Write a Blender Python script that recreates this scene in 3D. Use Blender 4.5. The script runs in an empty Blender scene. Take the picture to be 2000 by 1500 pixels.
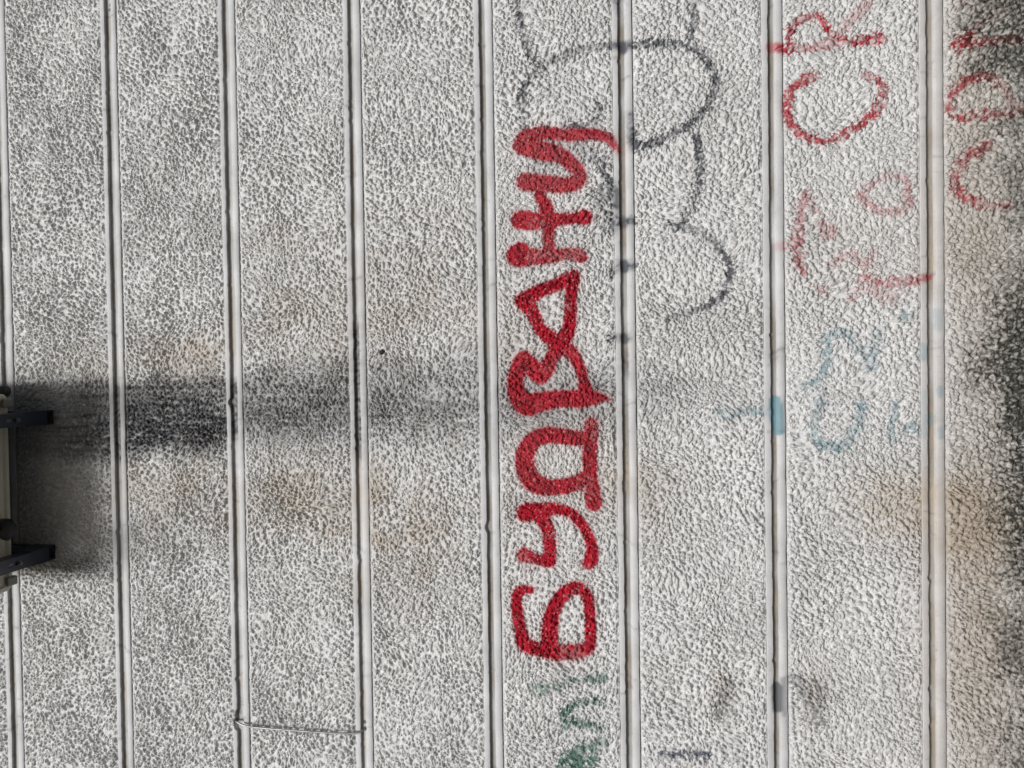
import bpy, math
import numpy as np

rng = np.random.default_rng(7)
scene = bpy.context.scene
COL = scene.collection

# ------------------------------------------------------------------ camera model (picture frame 2000 x 1500)
FPX = 1450.0
TILT = 0.16          # tangent of the upward tilt
DIST = 2.128         # camera to wall (m)
CAMZ = 1.13          # camera height (m)
_d = np.array([1237.0, 83000.0, FPX]); _d /= np.linalg.norm(_d)
_n = np.array([FPX * TILT, 0.0, FPX]); _n[1] = -(_n[0] * _d[0] + _n[2] * _d[2]) / _d[1]; _n /= np.linalg.norm(_n)
AX = np.array([-_d, _n, np.cross(-_d, _n)])       # rows: world X, Y, Z written in camera axes (right, down, forward)
EYE = np.array([0.0, -DIST, CAMZ])


def ray(px, py):
    return AX @ np.array([px - 1000.0, py - 750.0, FPX])


def at(px, py, off=0.0):
    """world point on the plane standing `off` metres in front of the wall"""
    r = ray(px, py)
    return EYE + r * ((DIST - off) / r[1])


def to_plane(X, Z):
    """wall coordinates -> flat plan units used to lay out the paint marks"""
    w = np.stack([X, np.full_like(X, DIST), Z - CAMZ], -1)
    c = w @ AX
    return 1000 + FPX * c[..., 0] / c[..., 2], 750 + FPX * c[..., 1] / c[..., 2]


# ------------------------------------------------------------------ small helpers
def put(name, me, mat=None, parent=None, label=None, cat=None, group=None, kind=None):
    o = bpy.data.objects.new(name, me)
    COL.objects.link(o)
    if mat is not None:
        me.materials.append(mat)
    if parent is not None:
        o.parent = parent
    if label: o["label"] = label
    if cat: o["category"] = cat
    if group: o["group"] = group
    if kind: o["kind"] = kind
    return o


def empty(name, loc, label, cat, group=None):
    o = bpy.data.objects.new(name, None)
    COL.objects.link(o)
    o.location = loc
    o.empty_display_size = 0.05
    o["label"] = label; o["category"] = cat
    if group: o["group"] = group
    return o


def mesh_from(name, verts, quads, smooth=False):
    me = bpy.data.meshes.new(name)
    v = np.ascontiguousarray(verts, dtype=np.float32)
    q = np.ascontiguousarray(quads, dtype=np.int32)
    me.vertices.add(len(v)); me.vertices.foreach_set("co", v.ravel())
    me.loops.add(q.size); me.loops.foreach_set("vertex_index", q.ravel())
    me.polygons.add(len(q))
    me.polygons.foreach_set("loop_start", np.arange(0, q.size, 4, dtype=np.int32))
    me.polygons.foreach_set("loop_total", np.full(len(q), 4, dtype=np.int32))
    me.update(calc_edges=True)
    me.polygons.foreach_set("use_smooth", np.full(len(q), smooth, dtype=bool))
    return me


def add_attr(me, name, arr4):
    a = me.attributes.new(name, 'FLOAT_COLOR', 'POINT')
    a.data.foreach_set("color", np.ascontiguousarray(arr4, dtype=np.float32).ravel())


def sstep(a, b, x):
    t = np.clip((x - a) / (b - a), 0, 1)
    return t * t * (3 - 2 * t)


# ------------------------------------------------------------------ noise over the wall sheet
GS = 0.0024
NX0, NZ0 = -2.75, -0.25
NXN, NZN = 2292, 1750


def field(wl, seed, wl2=None, ang=0.0, bw=0.45, low=False):
    """band limited gaussian noise, unit variance; wl2 stretches it along `ang`"""
    r = np.random.default_rng(seed)
    F = np.fft.rfft2(r.standard_normal((NZN, NXN)))
    fz = np.fft.fftfreq(NZN, GS)[:, None]; fx = np.fft.rfftfreq(NXN, GS)[None, :]
    ca, sa = math.cos(ang), math.sin(ang)
    u = fx * ca + fz * sa; v = -fx * sa + fz * ca
    k = np.sqrt((u * (wl2 or wl)) ** 2 + (v * wl) ** 2)
    if low:
        w = np.exp(-0.5 * (k / 0.7) ** 2)
    else:
        w = np.exp(-0.5 * (np.log(np.maximum(k, 1e-6)) / bw) ** 2)
    out = np.fft.irfft2(F * w, s=(NZN, NXN))
    out -= out.mean()
    return (out / out.std()).astype(np.float32)


def sample(fld, X, Z):
    gx = np.clip((X - NX0) / GS, 0, NXN - 1.001); gz = np.clip((Z - NZ0) / GS, 0, NZN - 1.001)
    ix = gx.astype(np.int32); iz = gz.astype(np.int32)
    fx = gx - ix; fz = gz - iz
    return (fld[iz, ix] * (1 - fx) * (1 - fz) + fld[iz, ix + 1] * fx * (1 - fz)
            + fld[iz + 1, ix] * (1 - fx) * fz + fld[iz + 1, ix + 1] * fx * fz)


n_big = field(0.026, 1)
n_mid = field(0.0145, 2, bw=0.4)
n_fine = field(0.0075, 3, bw=0.3)
n_diag = field(0.019, 4, wl2=0.045, ang=math.radians(52), bw=0.45)
n_diag2 = field(0.019, 5, wl2=0.045, ang=math.radians(-35), bw=0.45)
n_reg = field(0.30, 6, low=True)
n_reg2 = field(0.22, 7, low=True)
n_blot = field(0.12, 8, low=True)
n_spk = field(0.013, 9, bw=0.5)
n_spk2 = field(0.03, 10, bw=0.6)
n_str = field(0.028, 13, wl2=0.30, ang=math.radians(90), bw=0.6)
n_pit = field(0.022, 11, bw=0.25)

# stucco relief: rough rounded lumps of plaster standing on a smooth trowelled ground
_g = np.random.default_rng(99)
RELIEF = np.zeros((NZN, NXN), np.float32)
LUMP = np.zeros((NZN, NXN), np.float32)


def scatter(step, jit):
    """staggered positions with jitter, in grid cells"""
    sx = step / GS; sz = sx * 0.87
    a, b = np.meshgrid(np.arange(0, NXN / sx), np.arange(0, NZN / sz))
    x = (a + 0.5 * (b % 2)) * sx; z = b * sz
    # let the rows drift so that no lattice shows
    x = x + 2.2 * sx * np.sin(z / 61.0 + 1.7 * np.sin(x / 87.0)); z = z + 1.9 * sz * np.sin(x / 53.0 + 1.3 * np.sin(z / 71.0))
    x = x + sx * _g.normal(0, jit, x.shape); z = z + sz * _g.normal(0, jit, z.shape)
    return x.ravel(), z.ravel()


def lumps(pos, rmin, rmax, hk):
    cx, cz = pos; count = len(cx)
    r = rmin + (rmax - rmin) * _g.beta(1.6, 2.4, count)
    ang = _g.normal(0.9, 0.5, count); el = _g.uniform(1.0, 1.35, count)
    ca, sa = np.cos(ang), np.sin(ang)
    h = r * hk * _g.uniform(0.7, 1.25, count)
    w = int(math.ceil(rmax * 1.6 / GS)) + 1
    bx, bz = np.floor(cx).astype(int), np.floor(cz).astype(int)
    for dz in range(-w, w + 1):
        for dx in range(-w, w + 1):
            ix = bx + dx; iz = bz + dz
            ux = (ix - cx) * GS; uz = (iz - cz) * GS
            p = (ux * ca + uz * sa) / el; q = -ux * sa + uz * ca
            d2 = (p * p + q * q) / (r * r)
            ok = (d2 < 1) & (ix >= 0) & (ix < NXN) & (iz >= 0) & (iz < NZN)
            np.maximum.at(RELIEF, (iz[ok], ix[ok]), (h[ok] * (1 - d2[ok]) ** 0.7).astype(np.float32))


_area = NXN * NZN * GS * GS
lumps(scatter(0.0132, 0.25), 0.0044, 0.0082, 1.08)
_n = int(_area * 4200)
lumps((_g.uniform(0, NXN, _n), _g.uniform(0, NZN, _n)), 0.0026, 0.0046, 1.1)
RELIEF *= 1 + 0.16 * n_reg2
FLAT = 1 - sstep(0.0004, 0.0016, RELIEF)               # 1 on the trowelled ground, 0 on the lumps
_rough = 1 - FLAT
RELIEF += _rough * (0.0012 * n_fine + 0.0007 * n_mid) + 0.00012 * n_fine + 0.0005 * n_big
RELIEF += _rough * 0.0005 * (n_diag * np.clip(0.4 + 0.7 * n_reg, 0, 1) + n_diag2 * np.clip(0.2 + 0.7 * n_reg2, 0, 1))
RELIEF -= 0.0045 * sstep(2.7, 3.2, n_pit)
RELIEF = (RELIEF - 0.0022).astype(np.float32)
FLAT = FLAT.astype(np.float32)

# ------------------------------------------------------------------ paint strokes  (x, y, radius)
def spl(pts, step=3.0):
    p = np.array(pts, float)
    if len(p) == 1:
        return p
    P = np.vstack([2 * p[0] - p[1], p, 2 * p[-1] - p[-2]])
    out = []
    for i in range(1, len(P) - 2):
        n = max(2, int(np.hypot(*(P[i + 1, :2] - P[i, :2])) / step))
        t = np.linspace(0, 1, n, endpoint=False)[:, None]
        a, b, c, d = P[i - 1], P[i], P[i + 1], P[i + 2]
        out.append(0.5 * (2 * b + (c - a) * t + (2 * a - 5 * b + 4 * c - d) * t ** 2 + (3 * b - a - 3 * c + d) * t ** 3))
    out.append(p[-1:])
    return np.vstack(out)


def line(pts):
    """straight polyline kept sharp"""
    p = np.array(pts, float); out = []
    for a, b in zip(p[:-1], p[1:]):
        n = max(2, int(np.hypot(*(b[:2] - a[:2])) / 3))
        t = np.linspace(0, 1, n, endpoint=False)[:, None]
        out.append(a + (b - a) * t)
    out.append(p[-1:])
    return np.vstack(out)


def R(pts, r):
    return [(x, y, r) for x, y in pts]


LETTERS = []   # (key, label, colour channel, opacity, softness, [paths])
LETTERS.append(("graffiti_letter", "red painted letter Б at the start of the word", 0, 1.0, 4.0, [
    spl([(1036, 1152, 7), (1020, 1153, 10), (1010, 1162, 10), (1010, 1192, 11), (1017, 1230, 12), (1025, 1258, 14), (1054, 1268, 14), (1090, 1274, 16), (1126, 1272, 15), (1150, 1265, 12), (1153, 1232, 11), (1152, 1196, 11), (1147, 1165, 11), (1130, 1148, 12), (1106, 1156, 13), (1086, 1180, 14), (1075, 1216, 16), (1073, 1256, 17)])]))
LETTERS.append(("graffiti_letter", "red painted letter У", 0, 1.0, 4.0, [
    spl([(1024, 1002, 16), (1030, 1000, 18), (1054, 998, 17), (1082, 994, 12), (1110, 1000, 10), (1130, 1016, 10), (1146, 1040, 10), (1156, 1068, 11), (1155, 1090, 14), (1150, 1100, 13)]),
    spl([(1056, 1006, 15), (1069, 1032, 13), (1074, 1068, 12), (1073, 1096, 13)]),
    spl([(1073, 1097, 12), (1046, 1092, 11), (1024, 1084, 14)])]))
LETTERS.append(("graffiti_letter", "red painted letter Д", 0, 0.97, 4.5, [
    spl([(1155, 830, 14), (1153, 860, 14), (1152, 900, 14), (1154, 940, 14), (1160, 982, 16)]),
    spl([(1148, 858, 14), (1110, 854, 15), (1070, 850, 16), (1040, 862, 17), (1025, 892, 18), (1030, 924, 19), (1046, 944, 19), (1076, 952, 16), (1118, 946, 15), (1148, 934, 16)])]))
LETTERS.append(("graffiti_letter", "red painted letter В", 0, 0.97, 4.0, [
    spl([(1026, 696, 11), (1016, 708, 15), (1008, 738, 15), (1009, 763, 17), (1020, 784, 21), (1034, 790, 21), (1060, 784, 19), (1095, 779, 16), (1139, 779, 17), (1164, 777, 12), (1188, 779, 3)]),
    spl([(1024, 699, 14), (1040, 719, 18), (1057, 737, 14)]),
    spl([(1057, 737, 14), (1068, 721, 15), (1079, 696, 14), (1093, 678, 17)]),
    spl([(1100, 676, 15), (1117, 690, 13), (1131, 715, 11), (1139, 740, 11), (1145, 768, 14)])]))
LETTERS.append(("graffiti_letter", "red painted letter А", 0, 1.0, 4.0, [
    line([(1120, 540, 13), (1088, 556, 12), (1055, 568, 13), (1022, 588, 16)]),
    spl([(1022, 590, 15), (1037, 604, 14), (1047, 626, 13), (1056, 643, 12), (1072, 658, 14), (1092, 670, 16)]),
    spl([(1119, 545, 13), (1115, 580, 12), (1114, 622, 12), (1110, 645, 13), (1103, 660, 15), (1094, 673, 16)])]))
LETTERS.append(("graffiti_letter", "red painted letter Н", 0, 0.98, 4.0, [
    spl([(1016, 430, 18), (1022, 430, 19), (1044, 432, 17), (1077, 430, 14), (1114, 427, 11), (1132, 425, 13), (1142, 425, 15)]),
    spl([(1016, 494, 21), (1010, 501, 20), (1033, 502, 17), (1073, 500, 14), (1110, 496, 11), (1128, 498, 13), (1136, 501, 12)]),
    spl([(1053, 378, 10), (1060, 392, 12), (1067, 408, 14), (1072, 432, 14), (1071, 465, 12), (1073, 498, 12)])]))
LETTERS.append(("graffiti_letter", "red painted letter И ending the word with a tail", 0, 0.93, 4.5, [
    spl([(1208, 296, 3), (1199, 282, 7), (1183, 267, 10), (1154, 263, 11), (1110, 264, 12), (1066, 260, 13), (1030, 268, 15), (1016, 284, 15)]),
    spl([(1016, 286, 15), (1055, 294, 19), (1092, 302, 16), (1117, 322, 14), (1130, 335, 13), (1132, 350, 14), (1110, 361, 15), (1066, 359, 17), (1027, 355, 18)])]))
FADED = []
FADED.append(("graffiti_letter", "faded red letter R at the top edge", 0, 1.0, 7, [
    spl(R([(1520, 92), (1536, 95), (1600, 92), (1633, 83)], 6)), spl([(1633, 83, 6), (1680, 80, 6), (1708, 77, 9), (1722, 75, 7)]),
    spl(R([(1538, 92), (1546, 57), (1567, 38), (1593, 33), (1610, 47), (1625, 72), (1634, 84)], 5.5))]))
FADED.append(("graffiti_stroke", "pale red slanting leg beside the faded R", 0, 0.32, 9, [spl(R([(1633, 77), (1657, 43), (1687, 15), (1700, -10)], 7))]))
FADED.append(("graffiti_letter", "faded red letter C below the R", 0, 0.85, 7, [
    spl([(1591, 148, 7), (1563, 160, 7), (1541, 187, 7.5), (1537, 220, 7), (1553, 253, 6), (1593, 275, 6), (1633, 270, 5), (1680, 243, 6), (1713, 213, 6), (1726, 182, 6), (1716, 158, 5), (1693, 147, 4)])]))
FADED.append(("graffiti_letter", "small faded red round letter o", 0, 0.42, 7, [
    spl([(1681, 383, 9), (1700, 362, 5), (1733, 343, 4), (1763, 347, 4), (1773, 370, 4), (1773, 400, 7), (1747, 415, 5), (1713, 410, 5), (1690, 393, 6), (1683, 385, 7)])]))
FADED.append(("graffiti_letter", "broken faded red letter like a T", 0, 0.60, 8, [
    spl(R([(1521, 481), (1536, 478), (1556, 473)], 5.5)), spl([(1576, 384, 9), (1565, 404, 6), (1560, 440, 7), (1557, 476, 9), (1559, 512, 6), (1567, 532, 4)]),
    ]))
FADED.append(("graffiti_stroke", "faint red blot beside the broken letter", 0, 0.36, 9, [spl(R([(1582, 392), (1592, 410)], 5)), spl(R([(1604, 436), (1618, 462), (1626, 446)], 6))]))
FADED.append(("graffiti_stroke", "short red stroke crossing onto the joint", 0, 0.65, 7, [
    spl([(1690, 540, 3), (1722, 553, 4), (1755, 551, 9), (1775, 549, 7), (1810, 542, 5)])]))
FADED.append(("graffiti_stroke", "faded red specks", 0, 0.30, 10, [
    spl(R([(1630, 515), (1642, 505)], 6)), spl(R([(1595, 562), (1610, 572)], 5)), spl(R([(1664, 582), (1674, 560)], 6)), spl(R([(1664, 500), (1690, 515), (1705, 500)], 9)), spl(R([(1690, 550), (1740, 580)], 14))]))
FADED.append(("graffiti_letter", "faded red letter I near the wall foot", 0, 0.9, 8, [
    spl([(1866, 86, 8), (1876, 84, 10), (1898, 66, 5)]), spl([(1880, 84, 8), (1930, 82, 5), (1990, 75, 6)])]))
FADED.append(("graffiti_stroke", "pale pink slanting smear near the wall foot", 0, 0.28, 9, [spl(R([(1888, 66), (1933, 36), (1967, 10), (1985, -8)], 6)), spl(R([(1880, 0), (1884, -8)], 8))]))
FADED.append(("graffiti_letter", "faded red letter D near the wall foot", 0, 0.8, 8, [
    spl([(1852, 212, 6), (1873, 229, 8), (1917, 223, 6), (1967, 220, 6), (2000, 209, 9)]),
    spl(R([(1854, 207), (1863, 180), (1890, 157), (1927, 149), (1957, 166), (1973, 193), (1985, 212)], 6))]))
FADED.append(("graffiti_letter", "faded red letter C near the wall foot", 0, 0.75, 8, [
    spl([(1930, 281, 7), (1900, 299, 8), (1874, 323, 7), (1864, 352, 7), (1874, 377, 7), (1907, 396, 6), (1943, 402, 5), (1972, 399, 5)])]))
FADED.append(("graffiti_outline", "thin black sprayed outline of rounded letters", 1, 0.78, 8, [
    spl(R([(1000, -10), (1010, 10), (1020, 57), (1033, 99), (1044, 118)], 4.5)),
    spl(R([(1018, 255), (1023, 238), (1019, 209), (1022, 176), (1031, 158), (1048, 136), (1077, 119), (1110, 106), (1136, 97), (1176, 91), (1198, 89), (1233, 88), (1286, 84), (1323, 88), (1356, 97), (1378, 117), (1393, 141), (1396, 163), (1393, 183), (1383, 205), (1365, 227), (1343, 246), (1308, 264), (1286, 275), (1260, 283), (1242, 286)], 5)),
    spl([(1241, 286, 7), (1236, 272, 7), (1232, 242, 6), (1230, 222, 4)]),
    spl(R([(1356, -10), (1355, 33), (1349, 72)], 4)),
    spl(R([(1360, 268), (1364, 300), (1367, 330), (1360, 384), (1346, 414), (1326, 441), (1310, 438)], 4.5)),
    spl(R([(1326, 443), (1361, 450), (1387, 467), (1414, 498), (1428, 524), (1424, 544), (1414, 572), (1392, 592), (1363, 606), (1328, 614), (1308, 622)], 4.5)),
    spl([(1160, 305, 4), (1171, 318, 5), (1183, 344, 6), (1193, 366, 8), (1198, 388, 9), (1199, 410, 10), (1206, 434, 7), (1236, 430, 5)]),
    spl(R([(1169, 205), (1168, 222), (1161, 240)], 4)), spl(R([(1118, 248), (1140, 254), (1165, 257)], 6)),
    spl([(1189, 536, 4), (1203, 524, 7), (1218, 520, 8), (1240, 518, 5)]), spl([(1190, 661, 3), (1206, 660, 5), (1226, 661, 4)]),
    spl(R([(1199, -10), (1204, 8), (1209, 22)], 4))]))
FADED.append(("graffiti_shading", "grey smoky overspray", 1, 0.50, 16, [
    spl(R([(1116, 246), (1150, 252), (1172, 262)], 7)), spl(R([(1060, 262), (1100, 280)], 8)), spl(R([(1600, 810), (1610, 770)], 4)),
    spl(R([(1120, 288), (1150, 300), (1175, 320)], 14)), spl(R([(1040, 318), (1078, 330)], 7)), spl(R([(1175, 380), (1190, 440)], 14)), spl(R([(1150, 760), (1175, 740)], 6))]))
FADED.append(("graffiti_letter", "faded blue letter like an n", 2, 0.46, 9, [
    spl(R([(1608, 728), (1616, 700), (1613, 670), (1626, 654), (1650, 650), (1664, 668)], 6.5)), spl(R([(1682, 687), (1707, 682), (1703, 700), (1700, 715)], 9)), spl(R([(1576, 752), (1588, 745), (1600, 747)], 5)), spl(R([(1714, 645), (1708, 670)], 4))]))
FADED.append(("graffiti_letter", "faded blue letter U", 2, 0.58, 9, [
    spl(R([(1601, 790), (1593, 820), (1592, 850), (1608, 867), (1642, 872), (1664, 852), (1680, 825), (1681, 790)], 7.5))]))
FADED.append(("graffiti_stroke", "pale blue dashes", 2, 0.45, 8, [
    spl(R([(1741, 864), (1737, 845)], 6)), spl(R([(1766, 842), (1777, 832), (1788, 842)], 4)), spl(R([(1769, 612), (1771, 624)], 6)), spl(R([(1748, 790), (1738, 850)], 4)),
    spl([(1410, 806, 9), (1430, 812, 7), (1455, 804, 4), (1502, 803, 5)])]))
FADED.append(("graffiti_stroke", "faded green dot and bar", 3, 0.60, 7, [
    spl(R([(1048, 1340), (1058, 1350), (1063, 1344)], 7)), spl([(1088, 1340, 5), (1114, 1333, 5), (1140, 1327, 4), (1165, 1325, 6), (1181, 1324, 6)])]))
FADED.append(("graffiti_letter", "faded green letter n", 3, 0.85, 7, [
    spl(R([(1176, 1371), (1148, 1370), (1122, 1376), (1103, 1392), (1104, 1412), (1100, 1426)], 5.5)), spl(R([(1106, 1406), (1132, 1412), (1172, 1420)], 6.5))]))
FADED.append(("graffiti_letter", "faded green lowest letter, blurred", 3, 0.85, 8, [
    spl(R([(1180, 1447), (1150, 1456), (1126, 1466), (1104, 1484), (1095, 1510)], 8)), spl(R([(1158, 1462), (1160, 1480), (1150, 1510)], 7)), spl(R([(1130, 1480), (1128, 1510)], 12))]))
FADED.append(("graffiti_shading", "dull grey green smudge beside the groove", 1, 0.50, 14, [spl(R([(1550, 1326), (1584, 1368), (1598, 1410)], 7)), spl(R([(1598, 1340), (1602, 1380)], 8)), spl(R([(1402, 1395), (1416, 1350), (1426, 1330)], 9))]))
FADED.append(("graffiti_stroke", "short dark blue dash", 4, 0.75, 7, [spl([(1290, 1473, 3), (1325, 1474, 5), (1350, 1474, 5), (1380, 1475, 7)])]))
DOT = lambda x, y, r: np.array([[x, y, r]], float)
JOINT_MARKS = [
    (1, .95, 2, DOT(711, 1412, 3)), (1, .95, 2, DOT(712, 1424, 3)), (1, .95, 3, DOT(458, 1407, 4.5)), (1, .5, 4, DOT(463, 1392, 6)), (1, .9, 2, DOT(212, 8, 2)), (1, .9, 2, DOT(211, 17, 2.4)),   # paint on the joint strips only, black dots painting the shade inside holes: (channel, opacity, softness, path)
    (2, 0.72, 3, spl([(1514, 784, 11), (1517, 805, 14), (1521, 838, 12)])),
    (2, 0.35, 6, spl(R([(1802, 680), (1803, 695)], 9))), (2, 0.4, 3, spl(R([(1836, 760), (1837, 770)], 6))), (2, 0.2, 6, spl(R([(1803, 770), (1804, 850)], 8))),
    (2, 0.4, 5, spl(R([(1818, 815), (1819, 824)], 7))), (2, 0.35, 5, spl(R([(1838, 838), (1840, 850)], 6))), (2, 0.25, 6, spl(R([(1832, 610), (1834, 640)], 7))),
    (0, 0.55, 4, spl([(1700 - 195, 92, 9), (1520, 92, 9)])), (0, 0.7, 3, spl([(1806, 543, 6), (1817, 541, 5)])),
    (1, 0.8, 4, spl([(1517, 1345, 11), (1519, 1385, 8)])), (1, 0.45, 4, spl([(1530, 1328, 6), (1531, 1395, 4)])),
    (1, 0.9, 6, spl(R([(1216, 86), (1218, 96)], 7))), (1, 0.8, 7, spl(R([(1204, 372), (1205, 405)], 5))), (1, 0.9, 5, spl(R([(1219, 515), (1220, 524)], 8))),
    (1, 0.85, 5, spl(R([(1218, 658), (1220, 664)], 7))), (1, 0.7, 7, spl(R([(1216, 430), (1219, 436)], 7))),
]


def stroke_dist(px, py, paths, pad=40):
    """distance outside the stroke (negative inside), big where far"""
    out = np.full(px.shape, 1e3, np.float32)
    for p in paths:
        lo = p[:, :2].min(0) - p[:, 2].max() - pad; hi = p[:, :2].max(0) + p[:, 2].max() + pad
        m = (px > lo[0]) & (px < hi[0]) & (py > lo[1]) & (py < hi[1])
        if not m.any():
            continue
        qx = px[m]; qy = py[m]; best = out[m]
        for x, y, r in p:
            best = np.minimum(best, np.hypot(qx - x, qy - y) - r)
        out[m] = best
    return out


def gauss(px, py, x, y, sx, sy):
    return np.exp(-0.5 * (((px - x) / sx) ** 2 + ((py - y) / sy) ** 2))


def grime_shade(px, py, X, Z, flat):
    """sooty streak with painted shade, brown stains and mould on the wall: three masks"""
    b = sample(n_blot, X, Z); s = sample(n_spk, X, Z); s2 = sample(n_spk2, X, Z)
    # soot washed down from the wall unit: its bands step a little from board to board
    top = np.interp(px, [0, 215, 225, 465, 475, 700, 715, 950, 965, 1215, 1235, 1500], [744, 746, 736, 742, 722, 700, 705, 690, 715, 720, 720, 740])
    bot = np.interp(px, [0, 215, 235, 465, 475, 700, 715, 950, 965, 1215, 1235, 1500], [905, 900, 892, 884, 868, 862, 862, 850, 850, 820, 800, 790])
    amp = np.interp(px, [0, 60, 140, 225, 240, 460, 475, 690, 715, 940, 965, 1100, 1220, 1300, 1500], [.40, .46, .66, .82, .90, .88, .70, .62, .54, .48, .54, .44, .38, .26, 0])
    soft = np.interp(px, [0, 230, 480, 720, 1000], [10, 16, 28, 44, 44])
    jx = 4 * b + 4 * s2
    soot_shade = amp * sstep(-soft, soft, py - top + jx) * sstep(-1.5 * soft, 1.5 * soft, bot - py + jx)
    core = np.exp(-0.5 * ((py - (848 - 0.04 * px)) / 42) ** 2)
    soot_shade = soot_shade * (0.78 + 0.35 * core)
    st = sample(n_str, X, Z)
    soot_shade = soot_shade * np.clip(0.95 + 0.11 * st + 0.05 * b, 0.3, 1.2)
    soot_shade = np.maximum(soot_shade, 0.20 * gauss(px, py, 60, 950, 80, 90) * (0.8 + 0.25 * s2))  # wall unit's shade between the arms, painted darker into this mask
    soot_shade = np.maximum(soot_shade, 0.5 * gauss(px, py, 165, 1103, 45, 14))  # darker streak below the end of the lower bracket
    soot_shade = np.clip(soot_shade, 0, 1) * (1 - 0.34 * sstep(0.0, 0.8, flat) * sstep(-0.2, 1.4, s2 + 0.5 * b)) * (0.93 + 0.07 * s)
    # oily brown runs around the brackets
    br = 0.0
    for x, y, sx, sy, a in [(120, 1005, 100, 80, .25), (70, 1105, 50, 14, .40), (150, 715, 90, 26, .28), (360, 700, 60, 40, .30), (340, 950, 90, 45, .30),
                            (640, 590, 80, 70, .26), (610, 980, 120, 50, .16), (560, 900, 120, 30, .10), (790, 1080, 70, 60, .34), (690, 1000, 60, 50, .24), (840, 470, 70, 60, .18), (850, 620, 80, 50, .16),
                            (1010, 700, 60, 40, .16), (1250, 965, 60, 50, .26), (1080, 890, 70, 60, .16), (1410, 1350, 16, 36, .34), (1590, 1350, 18, 40, .30), (1750, 975, 70, 40, .42), (1890, 1020, 60, 60, .70),
                            (1880, 1230, 60, 130, .34), (1880, 320, 60, 300, .20), (1700, 480, 120, 80, .12), (1180, 960, 80, 60, .12), (1300, 640, 90, 60, .1), (560, 470, 60, 30, .14), (930, 600, 60, 40, .1), (1290, 1310, 30, 30, .1)]:
        br = br + a * gauss(px, py, x, y, sx, sy)
    br = br + 0.20 * gauss(px, py, 700, 850, 330, 300) * sstep(-1.6, 2.0, b + 0.4 * st) + 0.35 * gauss(px, py, 1790, 1010, 80, 45) + 0.07 * sstep(1000, 1500, py) * sstep(1400, 1800, px)
    br = np.clip(br * (0.95 + 0.16 * b + 0.12 * s2 + 0.08 * st), 0, 1)
    br = np.clip(br + 0.34 * sstep(1795, 1930, px) + 0.04 * sstep(1250, 1800, px), 0, 0.9)
    # mould creeping up from the ground
    edge = np.interp(py, [-400, 0, 120, 200, 330, 450, 600, 680, 740, 800, 900, 1000, 1100, 1250, 1400, 1500, 1900], [1880, 1890, 1905, 1925, 1925, 1945, 1930, 1900, 1905, 1940, 1930, 1935, 1955, 1945, 1950, 1960, 1950])
    k = np.interp(py, [-400, 0, 130, 240, 560, 650, 1020, 1120, 1300, 1900], [.9, .9, .85, .66, .7, 1.0, 1.0, .8, .75, .75])
    q = px - edge + 17 * b + 12 * s2
    mould = k * (sstep(-90, 80, q) * np.clip(0.46 + 0.22 * s + 0.14 * s2 - 0.10 * flat, 0, 1) + 0.50 * sstep(-30, 80, q + 9 * s))
    mould = np.clip(np.maximum(mould, 0.42 * sstep(1810, 1960, px) * sstep(-0.8, 1.2, s + 0.7 * s2)), 0, 0.96)
    return soot_shade, br, mould


def paint_masks(px, py, X, Z, flat, strokes, strip=False):
    ch = [np.zeros(px.shape, np.float32) for _ in range(5)]
    wear = sample(n_spk, X, Z); wear2 = sample(n_spk2, X, Z); blot = sample(n_blot, X, Z); fine = sample(n_fine, X, Z)
    ident = np.full(px.shape, -1, np.int16)
    for i, (nm, lb, c, op, soft, paths) in enumerate(strokes):
        d = stroke_dist(px, py, paths) - (1.8 if soft > 5 else 0)
        if d.min() > 40:
            continue
        m = 1 - sstep(-soft * 0.6, soft, d + (1.2 if soft <= 5 else 2.2) * wear + (0 if soft <= 5 else 1.5) * wear2)
        if soft <= 5:      # thick fresh red: thin only where the can skipped
            m = m * np.clip(op - 0.20 * sstep(0.6, 2.0, 0.5 * wear2 + 1.0 * blot) * (1 - 0.6 * sstep(0, 1, wear)) - 0.45 * sstep(1.5, 2.3, wear + 0.7 * fine), 0, 1)
            over = 0.26 * np.exp(-np.maximum(d, 0) / 8.0) * (d > -2)
            m = np.maximum(m, over * (0.5 + 0.5 * sstep(-0.5, 1.0, wear)))
        elif strip:
            m = m * op * np.clip(0.35 + 0.95 * sstep(-1.3, 1.3, 0.7 * wear + 0.9 * wear2 + 0.5 * blot), 0, 1.25)
        else:
            v = 1 - sstep(-soft * 0.9, soft * 1.25, d) + 0.24 * wear + 0.20 * fine + 0.16 * wear2 - 0.52
            m = sstep(-0.14, 0.20, v) * sstep(soft * 2.0, soft * 0.7, d)
            m = m * op * np.clip(0.42 + 0.75 * sstep(-1.5, 1.3, 0.8 * wear2 + 0.8 * blot), 0, 1.1)
            if c in (2, 3):
                m = np.clip(m * (0.95 + 0.3 * flat), 0, 1)
            elif c == 0:
                m = m * (0.8 + 0.25 * sstep(-1, 1, fine))
        ch[c] = np.maximum(ch[c], np.clip(m, 0, 1))
        ident[d < (1.0 if soft <= 5 else soft * 0.35)] = i
    return ch, ident


# ------------------------------------------------------------------ materials
def nodes_of(m):
    m.use_nodes = True
    return m.node_tree.nodes, m.node_tree.links


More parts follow.
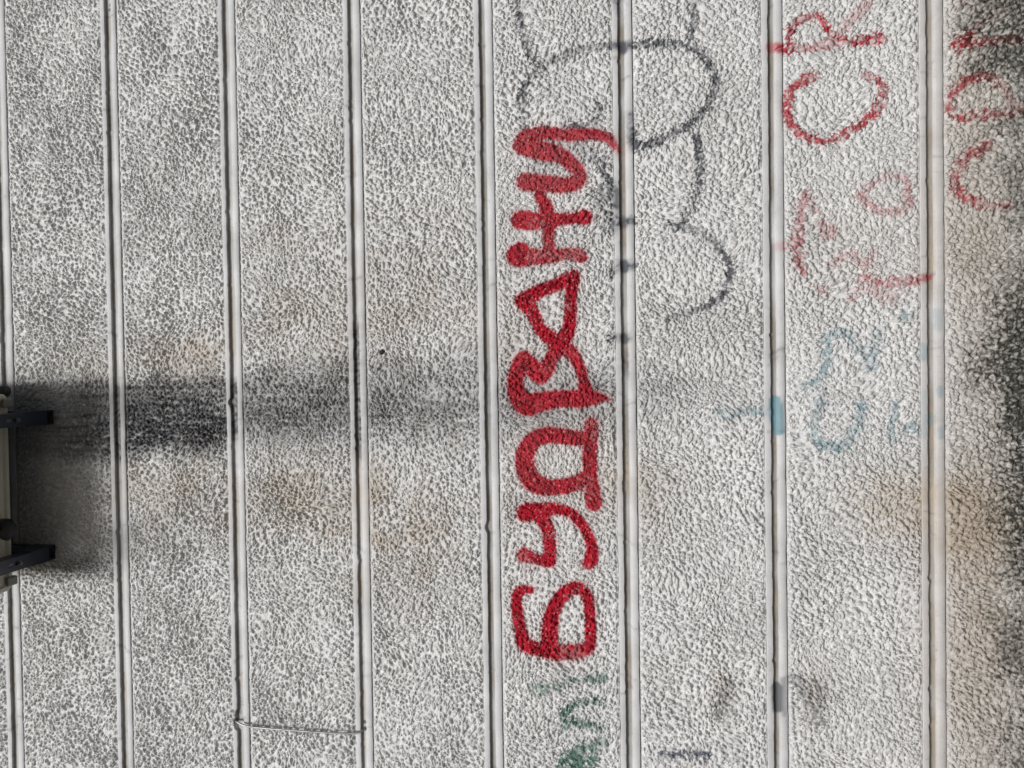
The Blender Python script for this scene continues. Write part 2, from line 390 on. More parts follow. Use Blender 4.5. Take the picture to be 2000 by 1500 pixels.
def wall_material(name, smooth_strip):
    m = bpy.data.materials.new(name)
    N, L = nodes_of(m)
    bs = N["Principled BSDF"]
    tc = N.new("ShaderNodeTexCoord")

    def noise(scale, detail=3.0, rough=0.55):
        n = N.new("ShaderNodeTexNoise"); n.inputs["Scale"].default_value = scale
        n.inputs["Detail"].default_value = detail; n.inputs["Roughness"].default_value = rough
        L.new(tc.outputs["Object"], n.inputs["Vector"]); return n

    def ramp(src, p0, c0, p1, c1):
        r = N.new("ShaderNodeValToRGB"); e = r.color_ramp.elements
        e[0].position = p0; e[0].color = (*c0, 1); e[1].position = p1; e[1].color = (*c1, 1)
        L.new(src, r.inputs[0]); return r

    def mix(fac, a, b):
        x = N.new("ShaderNodeMix"); x.data_type = 'RGBA'
        if isinstance(fac, float): x.inputs[0].default_value = fac
        else: L.new(fac, x.inputs[0])
        for s, v in ((x.inputs[6], a), (x.inputs[7], b)):
            if isinstance(v, tuple): s.default_value = (*v, 1)
            else: L.new(v, s)
        return x.outputs[2]

    A = N.new("ShaderNodeAttribute"); A.attribute_name = "paint"
    sA = N.new("ShaderNodeSeparateColor"); L.new(A.outputs["Color"], sA.inputs[0])
    B = N.new("ShaderNodeAttribute"); B.attribute_name = "grime_shade"
    sB = N.new("ShaderNodeSeparateColor"); L.new(B.outputs["Color"], sB.inputs[0])
    if smooth_strip:
        base = ramp(noise(9, 5).outputs[0], 0.3, (0.40, 0.405, 0.41), 0.7, (0.57, 0.578, 0.59)).outputs[0]
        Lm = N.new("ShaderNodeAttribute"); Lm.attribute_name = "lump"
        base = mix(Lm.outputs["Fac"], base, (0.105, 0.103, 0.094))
        sp = ramp(noise(160, 4, .7).outputs[0], 0.30, (0.30, 0.29, 0.28), 0.42, (1, 1, 1))
        x = N.new("ShaderNodeMix"); x.data_type = 'RGBA'; x.blend_type = 'MULTIPLY'; x.inputs[0].default_value = 0.55
        L.new(base, x.inputs[6]); L.new(sp.outputs[0], x.inputs[7]); base = x.outputs[2]
    else:
        smooth = ramp(noise(5, 5).outputs[0], 0.3, (0.64, 0.648, 0.655), 0.7, (0.75, 0.758, 0.765)).outputs[0]
        grit = ramp(noise(5, 5).outputs[0], 0.3, (0.50, 0.503, 0.50), 0.7, (0.60, 0.603, 0.60)).outputs[0]
        Lm = N.new("ShaderNodeAttribute"); Lm.attribute_name = "lump"
        base = mix(Lm.outputs["Fac"], smooth, grit)
        gr = ramp(noise(330, 3, .6).outputs[0], 0.28, (0.52, 0.51, 0.49), 0.60, (1, 1, 1))
        x = N.new("ShaderNodeMix"); x.data_type = 'RGBA'; x.blend_type = 'MULTIPLY'; x.inputs[0].default_value = 0.7
        L.new(base, x.inputs[6]); L.new(gr.outputs[0], x.inputs[7]); base = x.outputs[2]
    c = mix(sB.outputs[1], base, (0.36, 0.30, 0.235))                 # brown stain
    c = mix(sA.outputs[2], c, (0.055, 0.185, 0.235))                      # blue
    c = mix(A.outputs["Alpha"], c, (0.06, 0.135, 0.105))               # green
    c = mix(sA.outputs[1], c, (0.028, 0.033, 0.046))                   # black spray
    c = mix(sB.outputs[0], c, (0.026, 0.028, 0.034))                   # soot and painted shade
    rd = ramp(noise(26, 6, .68).outputs[0], 0.36, (0.19, 0.004, 0.012), 0.64, (0.42, 0.009, 0.026)).outputs[0]
    c = mix(sA.outputs[0], c, rd)                                      # red
    c = mix(B.outputs["Alpha"], c, (0.026, 0.036, 0.075))              # dark blue dash
    mo = ramp(noise(45, 4).outputs[0], 0.35, (0.012, 0.013, 0.010), 0.68, (0.036, 0.038, 0.029)).outputs[0]
    c = mix(sB.outputs[2], c, mo)                                      # mould
    L.new(c, bs.inputs["Base Color"])
    bs.inputs["Roughness"].default_value = 0.62 if smooth_strip else 0.85
    bs.inputs["Specular IOR Level"].default_value = 0.35 if smooth_strip else 0.2
    bp = N.new("ShaderNodeBump"); bp.inputs["Distance"].default_value = 0.0006 if smooth_strip else 0.0030
    bp.inputs["Strength"].default_value = 0.6 if smooth_strip else 0.8
    L.new(noise(420 if smooth_strip else 230, 4, .65).outputs[0], bp.inputs["Height"])
    L.new(bp.outputs[0], bs.inputs["Normal"])
    return m


def plain(name, c0, c1, scale, rough, metal=0.0, bump=0.0):
    m = bpy.data.materials.new(name)
    N, L = nodes_of(m); bs = N["Principled BSDF"]
    tc = N.new("ShaderNodeTexCoord")
    n = N.new("ShaderNodeTexNoise"); n.inputs["Scale"].default_value = scale; n.inputs["Detail"].default_value = 5
    L.new(tc.outputs["Object"], n.inputs["Vector"])
    r = N.new("ShaderNodeValToRGB"); e = r.color_ramp.elements
    e[0].position = .32; e[0].color = (*c0, 1); e[1].position = .68; e[1].color = (*c1, 1)
    L.new(n.outputs[0], r.inputs[0]); L.new(r.outputs[0], bs.inputs["Base Color"])
    bs.inputs["Roughness"].default_value = rough; bs.inputs["Metallic"].default_value = metal
    if bump:
        b = N.new("ShaderNodeBump"); b.inputs["Distance"].default_value = bump; b.inputs["Strength"].default_value = .7
        L.new(n.outputs[0], b.inputs["Height"]); L.new(b.outputs[0], bs.inputs["Normal"])
    return m


M_STUCCO = wall_material("textured_stucco", False)
M_STRIP = wall_material("smooth_joint_paint", True)

# ------------------------------------------------------------------ wall geometry
# joint edges read at three heights of the photo: upper strip top, groove lip, groove foot, lower strip bottom
JE = {
    0: {630: (-7, 2, 14, 25), 1470: (16.5, 23, 35, 45)},
    1: {30: (195, 203, 216, 225), 630: (211, 220, 232, 241), 1470: (231, 238, 251, 260)},
    2: {30: (424, 432.5, 446, 455), 630: (439, 446.5, 461, 471.5), 1470: (458.5, 466.5, 480, 490)},
    3: {30: (668, 676, 687, 700), 630: (682.5, 693, 706, 717), 1470: (695, 704, 717, 728)},
    4: {30: (923.5, 934, 949, 959), 630: (934.5, 945, 957, 970), 1470: (947, 957, 971, 984)},
    5: {30: (1196, 1208, 1224, 1236), 630: (1199.5, 1211, 1227, 1239.5), 1470: (1213, 1223, 1238, 1250)},
    6: {30: (1487, 1500, 1514.5, 1527), 630: (1489.5, 1502.5, 1518, 1532), 1470: (1500.5, 1512, 1527, 1540)},
    7: {30: (1796, 1808, 1826, 1840), 630: (1798, 1810.5, 1828, 1844), 1470: (1802, 1815.5, 1833, 1849)},
}
JOINTS = []
for k in range(8):
    e = np.mean([[at(x, y)[2] for x in row] for y, row in JE[k].items()], axis=0)
    JOINTS.append(e)
pitch = (JOINTS[0][1] - JOINTS[7][1]) / 7
JOINTS.insert(0, JOINTS[0] + pitch)            # one joint above the picture
WALL_TOP = JOINTS[0][0] + 0.05
XIN, XOUT = 1.62, 2.6
wall = empty("building_wall", (0, 0, 0), "pale rough stucco wall in long bands, sprayed with red Cyrillic graffiti and stained black", "wall")
wall["kind"] = "thing"

xs_in = np.arange(-XIN, XIN, 0.0024)
xs_out = np.arange(XIN, XOUT, 0.009)
XS = np.concatenate([-xs_out[::-1], xs_in, xs_out]).astype(np.float32)


def grid_quads(nr, nc):
    i = np.arange(nr * nc, dtype=np.int32).reshape(nr, nc)
    return np.stack([i[:-1, :-1], i[:-1, 1:], i[1:, 1:], i[1:, :-1]], -1).reshape(-1, 4)


STROKES = list(LETTERS)
for t in FADED:        # loose strokes are pieces of their own, letters stay whole
    if t[0] == "graffiti_letter":
        STROKES.append(t)
    else:
        STROKES += [t[:5] + ([p],) for p in t[5]]
PANEL_LABELS = {1: "upper band with the sooty patch and painted shade under the wall unit", 5: "band carrying the red Cyrillic word", 8: "bottom band black with mould",
                7: "band with faded red and blue letters", 6: "band with the black sprayed outline"}
warp1 = field(0.16, 21, low=True); warp2 = field(0.16, 22, low=True)


def attrs_for(px, py, X, Z, flat, strip=False):
    ch, ident = paint_masks(px, py, X, Z, flat, STROKES, strip)
    so, br, mo = grime_shade(px, py, X, Z, flat)
    return ch, ident, so, br, mo


def build_panel(idx, z_hi, z_lo):
    nr = int((z_hi - z_lo) / 0.0024) + 1
    zs = np.linspace(z_hi, z_lo, nr).astype(np.float32)
    X, Z = np.meshgrid(XS, zs)
    dx = 0.007 * sample(warp1, X, Z); dz = 0.007 * sample(warp2, X, Z)
    rel = sample(RELIEF, X + dx, Z + dz); flat = sample(FLAT, X + dx, Z + dz)
    edge = np.minimum(z_hi - Z, Z - z_lo)
    rel = rel * (0.35 + 0.65 * sstep(0, 0.012, edge)) - 0.0028 * (1 - sstep(0, 0.010, edge))
    px, py = to_plane(X, Z)
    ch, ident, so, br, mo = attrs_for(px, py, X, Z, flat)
    if idx == 4:      # small burnt spot
        d = np.hypot((px - 747) / 1.0, (py - 687) / 1.2)
        hole = 1 - sstep(3, 6, d); ch[1] = np.maximum(ch[1], hole); rel = rel - 0.005 * hole
    V = np.stack([X, -rel, Z], -1)
    rows = [np.stack([XS, np.full_like(XS, 0.012), np.full_like(XS, zs[0])], -1)[None], V,
            np.stack([XS, np.full_like(XS, 0.012), np.full_like(XS, zs[-1])], -1)[None]]
    V = np.concatenate(rows, 0)

    def padr(a):
        return np.concatenate([a[:1], a, a[-1:]], 0)
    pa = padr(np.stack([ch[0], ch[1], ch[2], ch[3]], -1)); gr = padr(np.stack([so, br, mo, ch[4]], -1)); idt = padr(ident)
    lu = padr(np.stack([1 - flat] * 3 + [np.ones_like(flat)], -1)).reshape(-1, 4)
    nR, nC = V.shape[:2]
    Q = grid_quads(nR, nC)
    V = V.reshape(-1, 3); pa = pa.reshape(-1, 4); gr = gr.reshape(-1, 4)
    fid = idt.reshape(-1)[Q[:, 0]]
    panel = None
    for key in [-1] + [k for k in np.unique(fid) if k >= 0]:
        q = Q[fid == key]
        if key >= 0 and len(q) < 60:
            continue
        if key == -1:
            small = [k for k in np.unique(fid) if k >= 0 and (fid == k).sum() < 60]
            if small:
                q = Q[np.isin(fid, [-1] + small)]
        used = np.zeros(len(V), bool); used[q.ravel()] = True
        remap = np.cumsum(used) - 1
        nm = "siding_panel" if key == -1 else STROKES[key][0]
        me = mesh_from(nm, V[used], remap[q])
        add_attr(me, "paint", pa[used]); add_attr(me, "grime_shade", gr[used]); add_attr(me, "lump", lu[used])
        if key == -1:
            panel = put(nm, me, M_STUCCO, wall, PANEL_LABELS.get(idx))
        else:
            put(nm, me, M_STUCCO, panel, STROKES[key][1])


GAP = 0.0018
for i in range(10):
    hi = WALL_TOP if i == 0 else JOINTS[i - 1][3] - GAP
    lo = JOINTS[i][0] + 0.0008 if i < 9 else -0.03
    if i == 0:
        continue
    build_panel(i - 1, hi, lo)

# ---- joint strips
XJ = np.concatenate([np.arange(-XOUT, -XIN, 0.02), np.arange(-XIN, XIN, 0.0035), np.arange(XIN, XOUT + 0.001, 0.02)]).astype(np.float32)
CHIPS = [  # joint, image y, half length, depth of bite into the upper strip lip / strip top
    (3, 1398, 14, 0.008, 1), (3, 1412, 6, 0.013, 1), (3, 1420, 8, 0.006, 1), (3, 1393, 9, 0.006, 0), (4, 85, 6, 0.003, 1), (4, 212, 5, 0.003, 1), (4, 236, 7, 0.003, 1),
    (1, 660, 12, 0.003, 1), (5, 300, 8, 0.002, 1), (7, 1290, 5, 0.002, 1), (8, 1130, 7, 0.003, 1)]
jn = np.random.default_rng(33)


def smooth1(n, w, r):
    a = r.standard_normal(n + 6 * w); k = np.exp(-0.5 * (np.arange(-3 * w, 3 * w + 1) / w) ** 2); k /= k.sum()
    o = np.convolve(a, k, "same")[3 * w:3 * w + n]
    return (o / o.std()).astype(np.float32)


def build_joint(k, e):
    a0, a1, rg, b1 = e
    n = len(XJ)
    lip = 0.0004 * smooth1(n, 2, jn) + 0.0003 * smooth1(n, 30, jn)
    lip = lip + 0.0030 * np.maximum(smooth1(n, 2, jn) - 1.5, 0) - 0.001 * np.maximum(smooth1(n, 2, jn) - 2.0, 0)
    rgn = 0.0003 * smooth1(n, 3, jn) + 0.0004 * smooth1(n, 40, jn)
    topn = 0.0004 * smooth1(n, 2, jn)
    botn = 0.0004 * smooth1(n, 3, jn)
    wav = 0.0004 * smooth1(n, 40, jn)
    pyj = to_plane(XJ, np.full_like(XJ, a1))[1]
    for (jk, cy, hl, dep, which) in CHIPS:
        if jk - 1 + 1 == k + 0 and True:
            b = dep * np.clip(1 - ((pyj - cy) / hl) ** 2, 0, 1) * (1 + 0.3 * smooth1(n, 1, jn))
            if which: lip = lip + b
            else: topn = topn - b
    A0 = a0 + topn; A1 = np.minimum(a1 + lip, A0 - 0.002); RG = rg + rgn; B1 = b1 + botn
    fr = 0.0012
    prof = []          # (z, depth towards the viewer)
    prof.append((A0, np.full(n, -0.011)))
    prof.append((A0, fr - 0.0012 + wav))
    prof.append((A0 - 0.0006, fr - 0.0003 + wav))
    prof.append((A0 - 0.0016, fr + wav))
    prof.append((0.5 * (A0 + A1), fr + wav))
    prof.append((A1 + 0.0012, fr + wav))
    prof.append((A1 + 0.0003, fr - 0.0004 + wav))
    prof.append((A1, fr - 0.0014 + wav))
    zb = a1 + 0.2 * lip
    prof.append((np.minimum(A1 - 0.0002, zb), np.full(n, -0.0088)))
    for t in (0.10, 0.25, 0.42, 0.58, 0.72, 0.84, 0.93, 0.98):
        prof.append((np.minimum(A1 - 0.0002, zb) * (1 - t) + RG * t, (-0.0088 + 0.0038 * t ** 2 if t < 0.82 else -0.0062 + 0.0061 * (t - 0.82) / 0.18) + 0.6 * wav))
    prof.append((RG, np.zeros(n) - 0.0001 + wav))
    prof.append((RG - 0.0012, np.zeros(n) + 0.0006 + wav))
    prof.append((0.5 * (RG + B1), np.zeros(n) + 0.0006 + wav))
    prof.append((B1 + 0.0014, np.zeros(n) + 0.0008 + wav))
    prof.append((B1 + 0.0003, np.zeros(n) - 0.0002 + wav))
    prof.append((B1, np.full(n, -0.011)))
    Z = np.stack([p[0] for p in prof]).astype(np.float32); Y = -np.stack([p[1] for p in prof]).astype(np.float32)
    X = np.broadcast_to(XJ, Z.shape)
    px, py = to_plane(X, Z)
    flat = np.full(px.shape, 0.35, np.float32)
    ch, ident, so, br, mo = attrs_for(px, py, X, Z, flat, True)
    for c, op, soft, path in JOINT_MARKS:
        d = stroke_dist(px, py, [path])
        ch[c] = np.maximum(ch[c], op * (1 - sstep(-soft * .5, soft, d)))
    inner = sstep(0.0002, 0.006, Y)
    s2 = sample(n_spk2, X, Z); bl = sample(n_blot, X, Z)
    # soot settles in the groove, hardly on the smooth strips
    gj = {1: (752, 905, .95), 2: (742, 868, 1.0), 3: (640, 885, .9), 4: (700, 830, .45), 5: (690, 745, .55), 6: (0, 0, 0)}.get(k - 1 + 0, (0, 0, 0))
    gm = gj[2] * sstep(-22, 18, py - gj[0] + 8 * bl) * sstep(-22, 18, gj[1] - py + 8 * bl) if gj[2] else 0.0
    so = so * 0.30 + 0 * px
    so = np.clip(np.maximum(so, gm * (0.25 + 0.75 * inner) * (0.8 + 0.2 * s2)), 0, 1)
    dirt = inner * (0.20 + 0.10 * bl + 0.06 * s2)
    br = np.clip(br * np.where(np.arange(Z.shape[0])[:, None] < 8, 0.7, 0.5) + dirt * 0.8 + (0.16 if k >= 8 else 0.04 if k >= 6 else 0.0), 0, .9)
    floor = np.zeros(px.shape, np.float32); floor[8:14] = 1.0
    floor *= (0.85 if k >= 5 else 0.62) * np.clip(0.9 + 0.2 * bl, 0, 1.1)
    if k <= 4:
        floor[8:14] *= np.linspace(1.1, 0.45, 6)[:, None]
    for q in jn.uniform(-1.5, 1.5, 26):          # hairline cracks and knocks
        w_ = jn.uniform(0.0015, 0.004); r0, r1 = sorted(jn.integers(2, 21, 2))
        off = (np.arange(Z.shape[0])[:, None] - 10) * jn.normal(0, 0.0012)
        line_ = np.exp(-0.5 * ((X - q - off) / w_) ** 2)
        line_[:r0] = 0; line_[r1 + 1:] = 0
        ch[1] = np.maximum(ch[1], jn.uniform(0.1, 0.4) * line_)
    me = mesh_from("joint_strip", np.stack([X, Y, Z], -1).reshape(-1, 3), grid_quads(*Z.shape)[:, ::1], smooth=True)
    add_attr(me, "paint", np.stack([ch[0], ch[1], ch[2], ch[3]], -1).reshape(-1, 4))
    add_attr(me, "grime_shade", np.stack([so, br, mo, ch[4]], -1).reshape(-1, 4))
    add_attr(me, "lump", np.stack([floor] * 3 + [np.ones_like(floor)], -1).reshape(-1, 4))
    put("joint_strip", me, M_STRIP, wall)


for k, e in enumerate(JOINTS):
    build_joint(k, e)

# solid body of the building behind the facing
def box_mesh(name, boxes, bevel=0.0):
    import bmesh
    bm = bmesh.new()
    for (x0, x1, y0, y1, z0, z1) in boxes:
        vs = [bm.verts.new(p) for p in ((x0, y0, z0), (x1, y0, z0), (x1, y1, z0), (x0, y1, z0), (x0, y0, z1), (x1, y0, z1), (x1, y1, z1), (x0, y1, z1))]
        for f in ((0, 3, 2, 1), (4, 5, 6, 7), (0, 1, 5, 4), (1, 2, 6, 5), (2, 3, 7, 6), (3, 0, 4, 7)):
            bm.faces.new([vs[i] for i in f])
    if bevel:
        bmesh.ops.bevel(bm, geom=list(bm.edges), offset=bevel, segments=2, affect='EDGES', profile=0.6)
    me = bpy.data.meshes.new(name); bm.to_mesh(me); bm.free()
    return me


def cyl(bm, p0, p1, r0, r1=None, seg=20, caps=True):
    from mathutils import Vector
    p0 = Vector(p0); p1 = Vector(p1); r1 = r0 if r1 is None else r1
    ax = (p1 - p0).normalized(); u = ax.orthogonal().normalized(); v = ax.cross(u)
    A = [bm.verts.new(p0 + (u * math.cos(t) + v * math.sin(t)) * r0) for t in [2 * math.pi * i / seg for i in range(seg)]]
    B = [bm.verts.new(p1 + (u * math.cos(t) + v * math.sin(t)) * r1) for t in [2 * math.pi * i / seg for i in range(seg)]]
    for i in range(seg):
        bm.faces.new((A[i], A[(i + 1) % seg], B[(i + 1) % seg], B[i]))
    if caps:
        bm.faces.new(A[::-1]); bm.faces.new(B)


def tube(name, pts, r, seg=10):
    from mathutils import Vector
    import bmesh
    bm = bmesh.new(); P = [Vector(p) for p in pts]; rings = []
    up = Vector((0.31, 0.2, 0.93)).normalized()
    for i, p in enumerate(P):
        t = (P[min(i + 1, len(P) - 1)] - P[max(i - 1, 0)]).normalized()
        u = t.cross(up).normalized(); v = t.cross(u)
        rr = r[i] if isinstance(r, (list, tuple)) else r
        rings.append([bm.verts.new(p + (u * math.cos(a) + v * math.sin(a)) * rr) for a in [2 * math.pi * j / seg for j in range(seg)]])
    for a, b in zip(rings[:-1], rings[1:]):
        for j in range(seg):
            bm.faces.new((a[j], a[(j + 1) % seg], b[(j + 1) % seg], b[j]))
    bm.faces.new(rings[0][::-1]); bm.faces.new(rings[-1])
    bmesh.ops.recalc_face_normals(bm, faces=bm.faces)
    me = bpy.data.meshes.new(name); bm.to_mesh(me); bm.free()
    me.polygons.foreach_set("use_smooth", [True] * len(me.polygons))
    return me


M_CORE = plain("grey_render", (.30, .30, .29), (.38, .38, .37), 6, .9)
put("wall_body", box_mesh("wall_body", [(-XOUT, XOUT, 0.0145, 0.26, -0.1, WALL_TOP)]), M_CORE, wall)

# ------------------------------------------------------------------ wall unit on its brackets
M_CASE = plain("cream_enamel", (.40, .385, .31), (.50, .48, .39), 7, .45, bump=.0006)
M_BRK = plain("navy_black_paint", (.012, .015, .026), (.022, .027, .045), 14, .38)
M_FOOT = plain("aged_enamel", (.16, .16, .13), (.22, .22, .18), 9, .5)
M_ZINC = plain("galvanised_steel", (.10, .11, .12), (.18, .19, .20), 30, .45, .7)
M_RUB = plain("black_rubber", (.012, .012, .013), (.026, .026, .028), 20, .7)
M_DRK = plain("dark_fin_metal", (.03, .032, .035), (.06, .06, .065), 60, .5, .4)

OFF = 0.105                       # gap between wall and casing
pb0 = at(12, 772, OFF); pb1 = at(21, 1149, OFF)
AX0, AX1 = min(pb0[0], pb1[0]), max(pb0[0], pb1[0])
AZ = at(19, 960, OFF)[2]
AH, AD = 0.55, 0.17
ac = empty("air_conditioner", ((AX0 + AX1) / 2, -OFF - AD / 2, AZ), "cream outdoor air conditioner unit mounted high on the stucco wall", "air conditioner")


def loc(me, parent_obj):
    """bring a mesh built in world coordinates into its thing's own space"""
    from mathutils import Matrix
    me.transform(Matrix.Translation(-parent_obj.location)); return me


YB, YF = -OFF, -OFF - AD
put("casing", loc(box_mesh("casing", [(AX0, AX1, YF, YB, AZ + 0.012, AZ + AH)], 0.012), ac), M_CASE, ac)
# pressed base pan with rounded corners, drain bosses and ribs
import bmesh
bm = bmesh.new()


def rrect(x0, x1, y0, y1, r, z, notch=None):
    P = []
    for cx, cy, a0 in ((x1 - r, y1 - r, 0), (x0 + r, y1 - r, 90), (x0 + r, y0 + r, 180), (x1 - r, y0 + r, 270)):
        for i in range(7):
            a = math.radians(a0 + 15 * i); P.append((cx + r * math.cos(a), cy + r * math.sin(a), z))
    return P


def loft(bm, loops, cap0=True, cap1=True):
    rr = [[bm.verts.new(p) for p in lp] for lp in loops]
    for a, b in zip(rr[:-1], rr[1:]):
        n = len(a)
        for i in range(n):
            bm.faces.new((a[i], a[(i + 1) % n], b[(i + 1) % n], b[i]))
    if cap0: bm.faces.new(rr[0][::-1])
    if cap1: bm.faces.new(rr[-1])


g = 0.004
loft(bm, [rrect(AX0 - g, AX1 + g, YF - g, YB + g, 0.022, AZ + 0.024), rrect(AX0 - g, AX1 + g, YF - g, YB + g, 0.022, AZ + 0.004),
          rrect(AX0, AX1, YF, YB, 0.02, AZ), rrect(AX0 + .010, AX1 - .010, YF + .010, YB - .010, 0.02, AZ),
          rrect(AX0 + .016, AX1 - .016, YF + .016, YB - .016, 0.018, AZ + 0.007)], cap0=False)
bmesh.ops.recalc_face_normals(bm, faces=bm.faces)
me = bpy.data.meshes.new("base_pan"); bm.to_mesh(me); bm.free()
put("base_pan", loc(me, ac), M_CASE, ac)
for sx in (0.16, 0.38, 0.62, 0.84):
    x = AX0 + (AX1 - AX0) * sx
    bm = bmesh.new()
    loft(bm, [rrect(x - .045, x + .045, YF + .03, YB - .03, .02, AZ + .0065), rrect(x - .035, x + .035, YF + .04, YB - .04, .015, AZ - .002)])
    bmesh.ops.recalc_face_normals(bm, faces=bm.faces)
    me = bpy.data.meshes.new("pan_rib"); bm.to_mesh(me); bm.free()
    put("pan_rib", loc(me, ac), M_CASE, ac)
# fan side (turned away from the wall)
bm = bmesh.new()
fx, fz = AX0 + (AX1 - AX0) * 0.40, AZ + AH / 2 + .005
for r in np.arange(0.05, 0.236, 0.0205):
    pts = [(fx + r * math.cos(t), YF - .012 - .012 * math.cos(r / .24 * 1.5), fz + r * math.sin(t)) for t in np.linspace(0, 2 * math.pi, 41)]
    for p, q in zip(pts[:-1], pts[1:]):
        cyl(bm, p, q, .0022, seg=6, caps=False)
for i in range(8):
    a = i * math.pi / 4
    cyl(bm, (fx + .03 * math.cos(a), YF - .024, fz + .03 * math.sin(a)), (fx + .24 * math.cos(a), YF - .006, fz + .24 * math.sin(a)), .003, seg=6)
me = bpy.data.meshes.new("fan_grille"); bm.to_mesh(me); bm.free()
gril = put("fan_grille", loc(me, ac), M_RUB, ac)
bm = bmesh.new(); cyl(bm, (fx, YF - .002, fz), (fx, YF - .0035, fz), .24, seg=48)
me = bpy.data.meshes.new("fan_opening"); bm.to_mesh(me); bm.free()
put("fan_opening", loc(me, ac), M_DRK, ac)
put("coil_guard", loc(box_mesh("coil_guard", [(AX0 + .03, AX1 - .03, YB, YB + .002, AZ + .04 + i * .012, AZ + .043 + i * .012) for i in range(40)]), ac), M_DRK, ac)
# feet and rubber pads that stand on the arms, the drain elbow
pf = at(14, 1136, OFF)
for fxp in (AX0 + .024, AX1 - .024):
    me = box_mesh("foot", [(fxp - .014, fxp + .014, YB - .02, YB + .016, AZ - .006, AZ + .012)], .004)
    put("foot", loc(me, ac), M_FOOT, ac)
de = at(7, 1026, OFF + .03)
pts = [(de[0] + .0, de[1], AZ + .004), (de[0], de[1], AZ - .018), (de[0] - .004, de[1] - .006, AZ - .030), (de[0] - .016, de[1] - .020, AZ - .036), (de[0] - .030, de[1] - .034, AZ - .036)]
put("drain_elbow", loc(tube("drain_elbow", pts, [.021, .021, .019, .017, .017], 14), ac), M_RUB, ac)
pp = [(AX1 + .012, YB + .02, AZ + .02), (AX1 + .014, YB + .022, AZ + .16), (AX1 + .018, YB + .03, AZ + .30), (AX1 + .02, YB + .06, AZ + .42), (AX1 + .02, YB + .085, AZ + .60)]
put("insulated_pipe", loc(tube("insulated_pipe", pp, .017, 14), ac), M_RUB, ac)


def bracket(yim, xtip, lab):
    a = at(xtip, yim - 12.5, 0.0); b = at(xtip, yim + 12.5, 0.0)
    x0, x1 = min(a[0], b[0]), max(a[0], b[0]); zt = a[2]
    cx = (x0 + x1) / 2
    rt = empty("wall_bracket", (cx, 0, zt), lab, "bracket", "brackets under the air conditioner")
    t = .004; h = .042; Lr = .50; lg = .46
    yw = -0.0035
    # upright channel against the wall
    put("upright", loc(box_mesh("upright", [(x0, x1, yw - t, yw, zt, zt + lg), (x0, x0 + t, yw - .024, yw - t, zt + .001, zt + lg - .001), (x1 - t, x1, yw - .024, yw - t, zt + .001, zt + lg - .001)], .0008), rt), M_BRK, rt)
    # arm: channel open to the top, slots seen from below
    sl = [(.135, .185), (.24, .29), (.36, .41)]
    ys = [yw - .025]
    boxes = []
    y = yw - .0255
    for s0, s1 in sl:
        boxes.append((x0, x1, -s0, y, zt, zt + t)); y = -s0
        boxes.append((x0, cx - .0045, -s1, -s0, zt, zt + t)); boxes.append((cx + .0045, x1, -s1, -s0, zt, zt + t)); y = -s1
    boxes.append((x0, x1, -Lr, y, zt, zt + t))
    boxes.append((x0, x0 + t, -Lr, yw - .0255, zt + t, zt + h)); boxes.append((x1 - t, x1, -Lr, yw - .0255, zt + t, zt + h))
    boxes.append((x0 + t, x1 - t, -Lr, -Lr + t, zt + t, zt + h))
    arm = put("support_arm", loc(box_mesh("support_arm", boxes), rt), M_BRK, rt)
    put("gusset", loc(box_mesh("gusset", [(x0 - .0022, x0 - .0002, -.10, yw - .001, zt - .001, zt + h + .03), (x1 + .0002, x1 + .0022, -.10, yw - .001, zt - .001, zt + h + .03)], .0006), rt), M_BRK, rt)
    for s0, s1 in sl:
        put("slot_insert", loc(box_mesh("slot_insert", [(cx - .006, cx + .006, -s1 - .002, -s0 + .002, zt + t + .0005, zt + t + .003)]), rt), M_ZINC, rt)
    for yy in (-.150, -.375):
        bm = bmesh.new()
        cyl(bm, (cx, yy, zt - .007), (cx, yy, zt - .0002), .0065, seg=6); cyl(bm, (cx, yy, zt - .0115), (cx, yy, zt - .007), .0035, seg=12)
        me = bpy.data.meshes.new("bolt"); bm.to_mesh(me); bm.free()
        put("bolt", loc(me, rt), M_ZINC, rt)
    for zz in (.10, .24, .40):
        bm = bmesh.new(); cyl(bm, (cx, yw - t - .0002, zt + zz), (cx, yw - t - .008, zt + zz), .0075, seg=6)
        me = bpy.data.meshes.new("bolt"); bm.to_mesh(me); bm.free()
        put("bolt", loc(me, rt), M_ZINC, rt)
    return zt


bracket(814.5, 106, "dark steel bracket under the air conditioner, nearer the middle of the black sooty streak")
bracket(1076.5, 110, "dark steel bracket under the air conditioner, at the end with the drain elbow")

# ------------------------------------------------------------------ loose wire between two joints
wp = [(459, 1408, -.004), (463, 1410, .006), (472, 1415, .010), (490, 1419.5, .012), (525, 1423, .013), (570, 1426.5, .014), (620, 1430, .014), (660, 1432, .013), (690, 1432.5, .011), (700, 1430.5, .009), (708, 1427, .004), (713.5, 1424, -.004)]
pts = spl([tuple(at(x, y, o)) for x, y, o in wp], step=0.0005)
P = np.array([at(x, y, o) for x, y, o in wp])


def spl3(P, n=8):
    Q = np.vstack([2 * P[0] - P[1], P, 2 * P[-1] - P[-2]]); out = []
    for i in range(1, len(Q) - 2):
        a, b, c, d = Q[i - 1:i + 3]
        for t in np.linspace(0, 1, n, endpoint=False):
            out.append(0.5 * (2 * b + (c - a) * t + (2 * a - 5 * b + 4 * c - d) * t ** 2 + (3 * b - a - 3 * c + d) * t ** 3))
    out.append(P[-1]); return out


M_WIRE = plain("bare_wire", (.24, .235, .23), (.42, .42, .41), 40, .4, .6)
o = put("wire", tube("wire", spl3(P), .0030, 10), M_WIRE, None, "thin grey bare wire slung across one stucco band between two grooves", "wire")

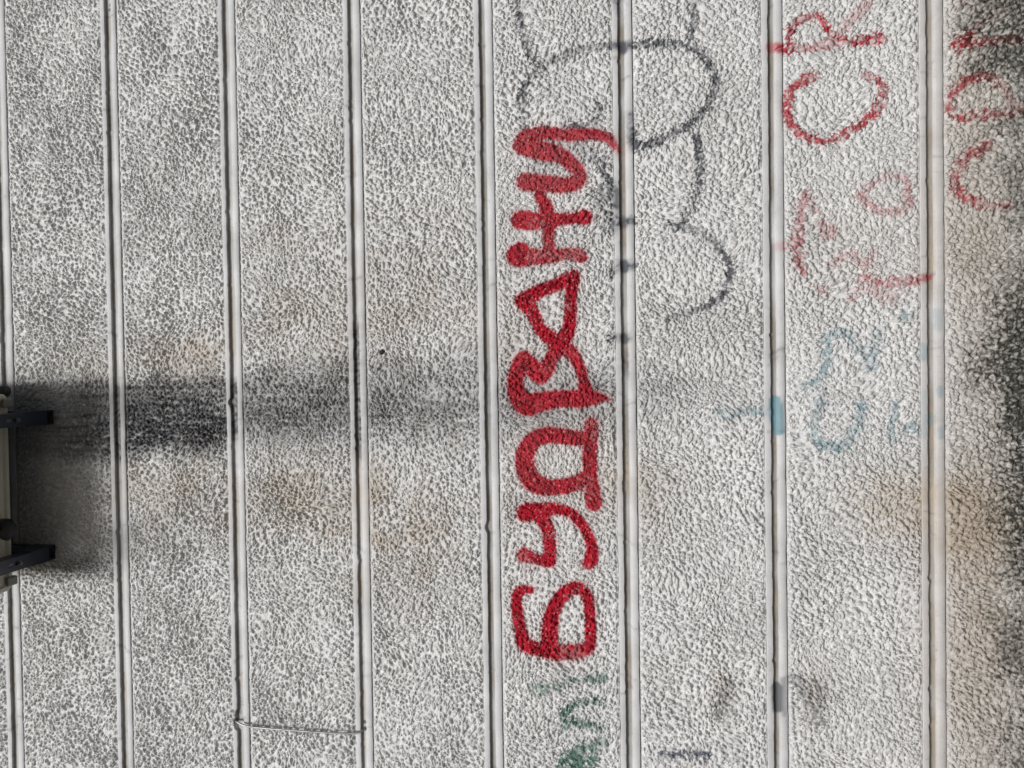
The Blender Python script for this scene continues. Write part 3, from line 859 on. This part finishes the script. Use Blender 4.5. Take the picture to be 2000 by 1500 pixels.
# ------------------------------------------------------------------ ground
gm = plain("asphalt", (.045, .045, .043), (.075, .073, .07), 40, .95, bump=.004)
me = bpy.data.meshes.new("pavement"); me.from_pydata([(-60, -60, 0), (60, -60, 0), (60, .2, 0), (-60, .2, 0)], [], [(0, 1, 2, 3)])
put("pavement", me, gm, None, "grey asphalt pavement at the foot of the wall", "pavement", None, "structure")

# ------------------------------------------------------------------ light
SUN_EL, SUN_AZ = math.radians(43), math.radians(-8)      # azimuth measured from straight in front of the wall towards world +X
w = bpy.data.worlds.new("World"); scene.world = w; w.use_nodes = True
N, L = w.node_tree.nodes, w.node_tree.links
sky = N.new("ShaderNodeTexSky"); sky.sky_type = 'NISHITA'; sky.sun_disc = False
sky.sun_elevation = SUN_EL; sky.sun_rotation = math.pi - SUN_AZ
sky.air_density = 1.0; sky.dust_density = 4.0
L.new(sky.outputs[0], N["Background"].inputs[0]); N["Background"].inputs[1].default_value = 0.05
ld = bpy.data.lights.new("sun", 'SUN'); ld.energy = 2.4; ld.angle = math.radians(18); ld.color = (1.0, 1.0, .99)
lo = bpy.data.objects.new("sun", ld); COL.objects.link(lo)
from mathutils import Vector, Matrix
sd = Vector((math.cos(SUN_EL) * math.sin(SUN_AZ), -math.cos(SUN_EL) * math.cos(SUN_AZ), math.sin(SUN_EL)))
lo.rotation_euler = sd.to_track_quat('Z', 'Y').to_euler(); lo.location = sd * 8

# ------------------------------------------------------------------ camera
cd = bpy.data.cameras.new("camera"); cam = bpy.data.objects.new("camera", cd); COL.objects.link(cam)
cd.sensor_width = 36; cd.lens = FPX / 2000 * 36; cd.clip_start = .02; cd.clip_end = 400
r_, d_, f_ = AX[:, 0], AX[:, 1], AX[:, 2]
cam.matrix_world = Matrix(((r_[0], -d_[0], -f_[0], EYE[0]), (r_[1], -d_[1], -f_[1], EYE[1]), (r_[2], -d_[2], -f_[2], EYE[2]), (0, 0, 0, 1)))
scene.camera = cam
scene.view_settings.view_transform = 'Standard'; scene.view_settings.look = 'None'
scene.view_settings.exposure = 0.45; scene.view_settings.gamma = 1.0
